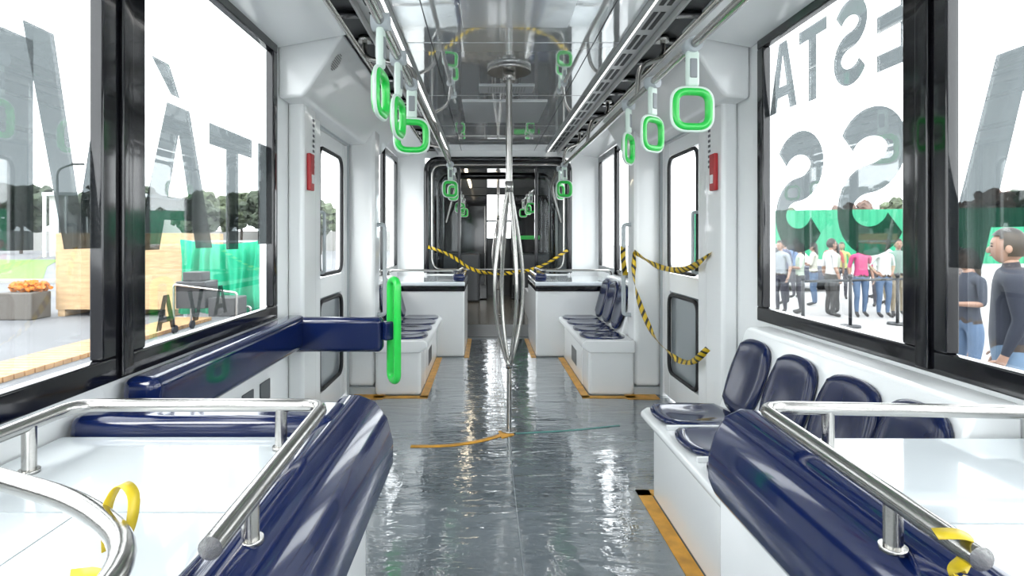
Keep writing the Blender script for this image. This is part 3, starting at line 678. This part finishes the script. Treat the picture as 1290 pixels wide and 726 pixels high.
    def addsphere(fn,mi,filt=None,u=24,vv=16):
        tb=bmesh.new(); bmesh.ops.create_uvsphere(tb,u_segments=u,v_segments=vv,radius=1)
        if filt:
            bad=[f for f in tb.faces if not filt(f.calc_center_median().normalized())]
            bmesh.ops.delete(tb,geom=bad,context='FACES')
        for q in tb.verts: q.co=fn(q.co)
        tm=bpy.data.meshes.new('t'); tb.to_mesh(tm); tb.free()
        k0=len(bm.faces); bm.from_mesh(tm); bm.faces.ensure_lookup_table()
        for f in bm.faces[k0:]: f.material_index=mi; f.smooth=True
    addsphere(lambda q: hc+headshape(q),0)
    hf=lambda n: (n.z>.40+.15*n.y) or (n.y<.30 and n.z>-.10) or (n.y<-.05 and n.z>-.5)
    addsphere(lambda q: hc+Vector((0,-.006,.010))+headshape(q,1.13)*(1+.02*math.sin(q.x*19)*math.sin(q.z*17)),4,hf)
    if long_hair: addsphere(lambda q: Vector((q.x*.078,-.062+q.y*.04-max(0,-q.z)*.02,1.55+q.z*.16)),4)
    addsphere(lambda q: hc+Vector((q.x*.013,.095+q.y*.020+(-q.z)*.006,-.018+q.z*.026)),0,None,10,8)
    for s in (-1,1):
        addsphere(lambda q: hc+Vector((s*.080+q.x*.010,-.005+q.y*.020,-.010+q.z*.032)),0,None,10,8)
        addsphere(lambda q: hc+Vector((s*.029+q.x*.012,.083+q.y*.008,.008+q.z*.006)),5,None,10,8)
        addsphere(lambda q: hc+Vector((s*.029+q.x*.017,.084+q.y*.008,.028+q.z*.004)),4,None,10,8)
    addsphere(lambda q: hc+Vector((q.x*.022,.087+q.y*.010,-.058+q.z*.007)),6,None,10,8)
    if dress:
        tb=bmesh.new(); bmesh.ops.create_cone(tb,cap_ends=False,segments=24,radius1=.24,radius2=.135,depth=.62)
        for q in tb.verts: q.co=Vector((q.co.x,q.co.y*.8,q.co.z+.74))
        tm=bpy.data.meshes.new('t'); tb.to_mesh(tm); tb.free(); k0=len(bm.faces); bm.from_mesh(tm); bm.faces.ensure_lookup_table()
        for f in bm.faces[k0:]: f.material_index=1; f.smooth=True
    me=bpy.data.meshes.new(name)
    bmesh.ops.scale(bm,vec=(H/1.75,)*3,verts=bm.verts); bm.to_mesh(me); bm.free()
    def cm(n,c,r=.8,var=0,vs=8):
        return mat('%s_%02x%02x%02x'%(n,*[int(min(1,q)*255) for q in c]),c,r,var=var,vscale=vs)
    for n,c in (('skin',skin),('shirt',shirt),('pants',pants),('shoes',shoes),('hair',hair),('eye',(.02,.015,.01)),('lip',(.2,.07,.06)),('belt',(.03,.02,.015))):
        me.materials.append(cm(n,c,.55 if n in('skin','hair') else .85, pat if n=='shirt' else (.12 if n=='pants' else 0), 25 if n=='shirt' else 9))
    o=bpy.data.objects.new(name,me); COL.objects.link(o); o.location=loc; o.rotation_euler=(0,0,face)
    return o
JE=(.06,.10,.17); KH=(.20,.17,.12); WH=(.40,.40,.40); DH=(.012,.01,.008)
ppl=[
 ('standing_man',(6.75,13.0),1.68,2.0,(.18,.20,.22),(.02,.02,.03),dict(arms='down')),
 ('standing_woman',(7.15,12.9),1.62,1.2,(.32,.38,.32),(.03,.03,.04),dict(arms='fold',long_hair=True)),
 ('standing_man',(7.55,12.4),1.72,-1.6,WH,(.03,.03,.03),dict(arms='down',sleeve=.6)),
 ('standing_woman',(7.95,12.9),1.64,1.4,(.24,.28,.22),(.05,.05,.05),dict(arms='fold',long_hair=True)),
 ('standing_woman',(8.22,12.4),1.66,2.9,(.34,.04,.13),JE,dict(arms='down',long_hair=True,stride=.06)),
 ('standing_man',(8.66,12.3),1.68,3.1,WH,JE,dict(arms='hip')),
 ('standing_man',(9.12,12.5),1.72,2.8,(.15,.20,.18),KH,dict(arms='down',stride=.05)),
 ('standing_woman',(9.58,12.9),1.64,-2.2,(.40,.38,.34),(.22,.20,.18),dict(arms='fold',long_hair=True)),
 ('standing_man',(7.7,14.6),1.70,.5,(.06,.07,.12),(.03,.03,.04),dict(arms='down')),
 ('standing_man',(9.1,14.8),1.70,-.5,(.3,.06,.06),(.03,.03,.04),dict(arms='down')),
 ('standing_man',(10.4,14.6),1.70,1.5,(.36,.37,.4),KH,dict(arms='phone')),
 ('standing_woman',(8.35,14.4),1.62,.8,(.35,.35,.30),JE,dict(arms='fold',long_hair=True)),
 ('standing_man',(9.75,14.3),1.70,2.2,WH,(.05,.05,.06),dict(arms='down')),
 ('standing_man',(8.9,16.2),1.72,.2,(.10,.16,.28),(.05,.05,.06),dict(arms='down')),
 ('standing_woman',(10.1,16.0),1.62,2.6,(.30,.28,.10),(.05,.05,.06),dict(arms='down',long_hair=True)),
 ('standing_man',(11.2,16.2),1.72,1.2,(.36,.36,.36),(.08,.08,.10),dict(arms='fold')),
]
for n,p,H,f,sh,pa,kw in ppl: person(n,(p[0],p[1],G),H,f,sh,pa,DH,**kw)
person('woman_in_floral_dress',(6.14,7.4,G),1.62,1.8,(.10,.08,.075),(.03,.03,.03),DH,arms=('fold','down'),long_hair=True,dress=True,pat=.9,slim=.95)
person('standing_woman',(4.98,5.9,G),1.62,1.5,(.02,.025,.04),JE,(.03,.02,.012),arms=('fold','down'),long_hair=True,slim=.92)
person('standing_man',(3.68,4.05,G),1.80,.85,(.006,.009,.020),(.08,.13,.20),DH,arms=('down','down'),sleeve=1,slim=1.18,shoes=(.05,.03,.02))
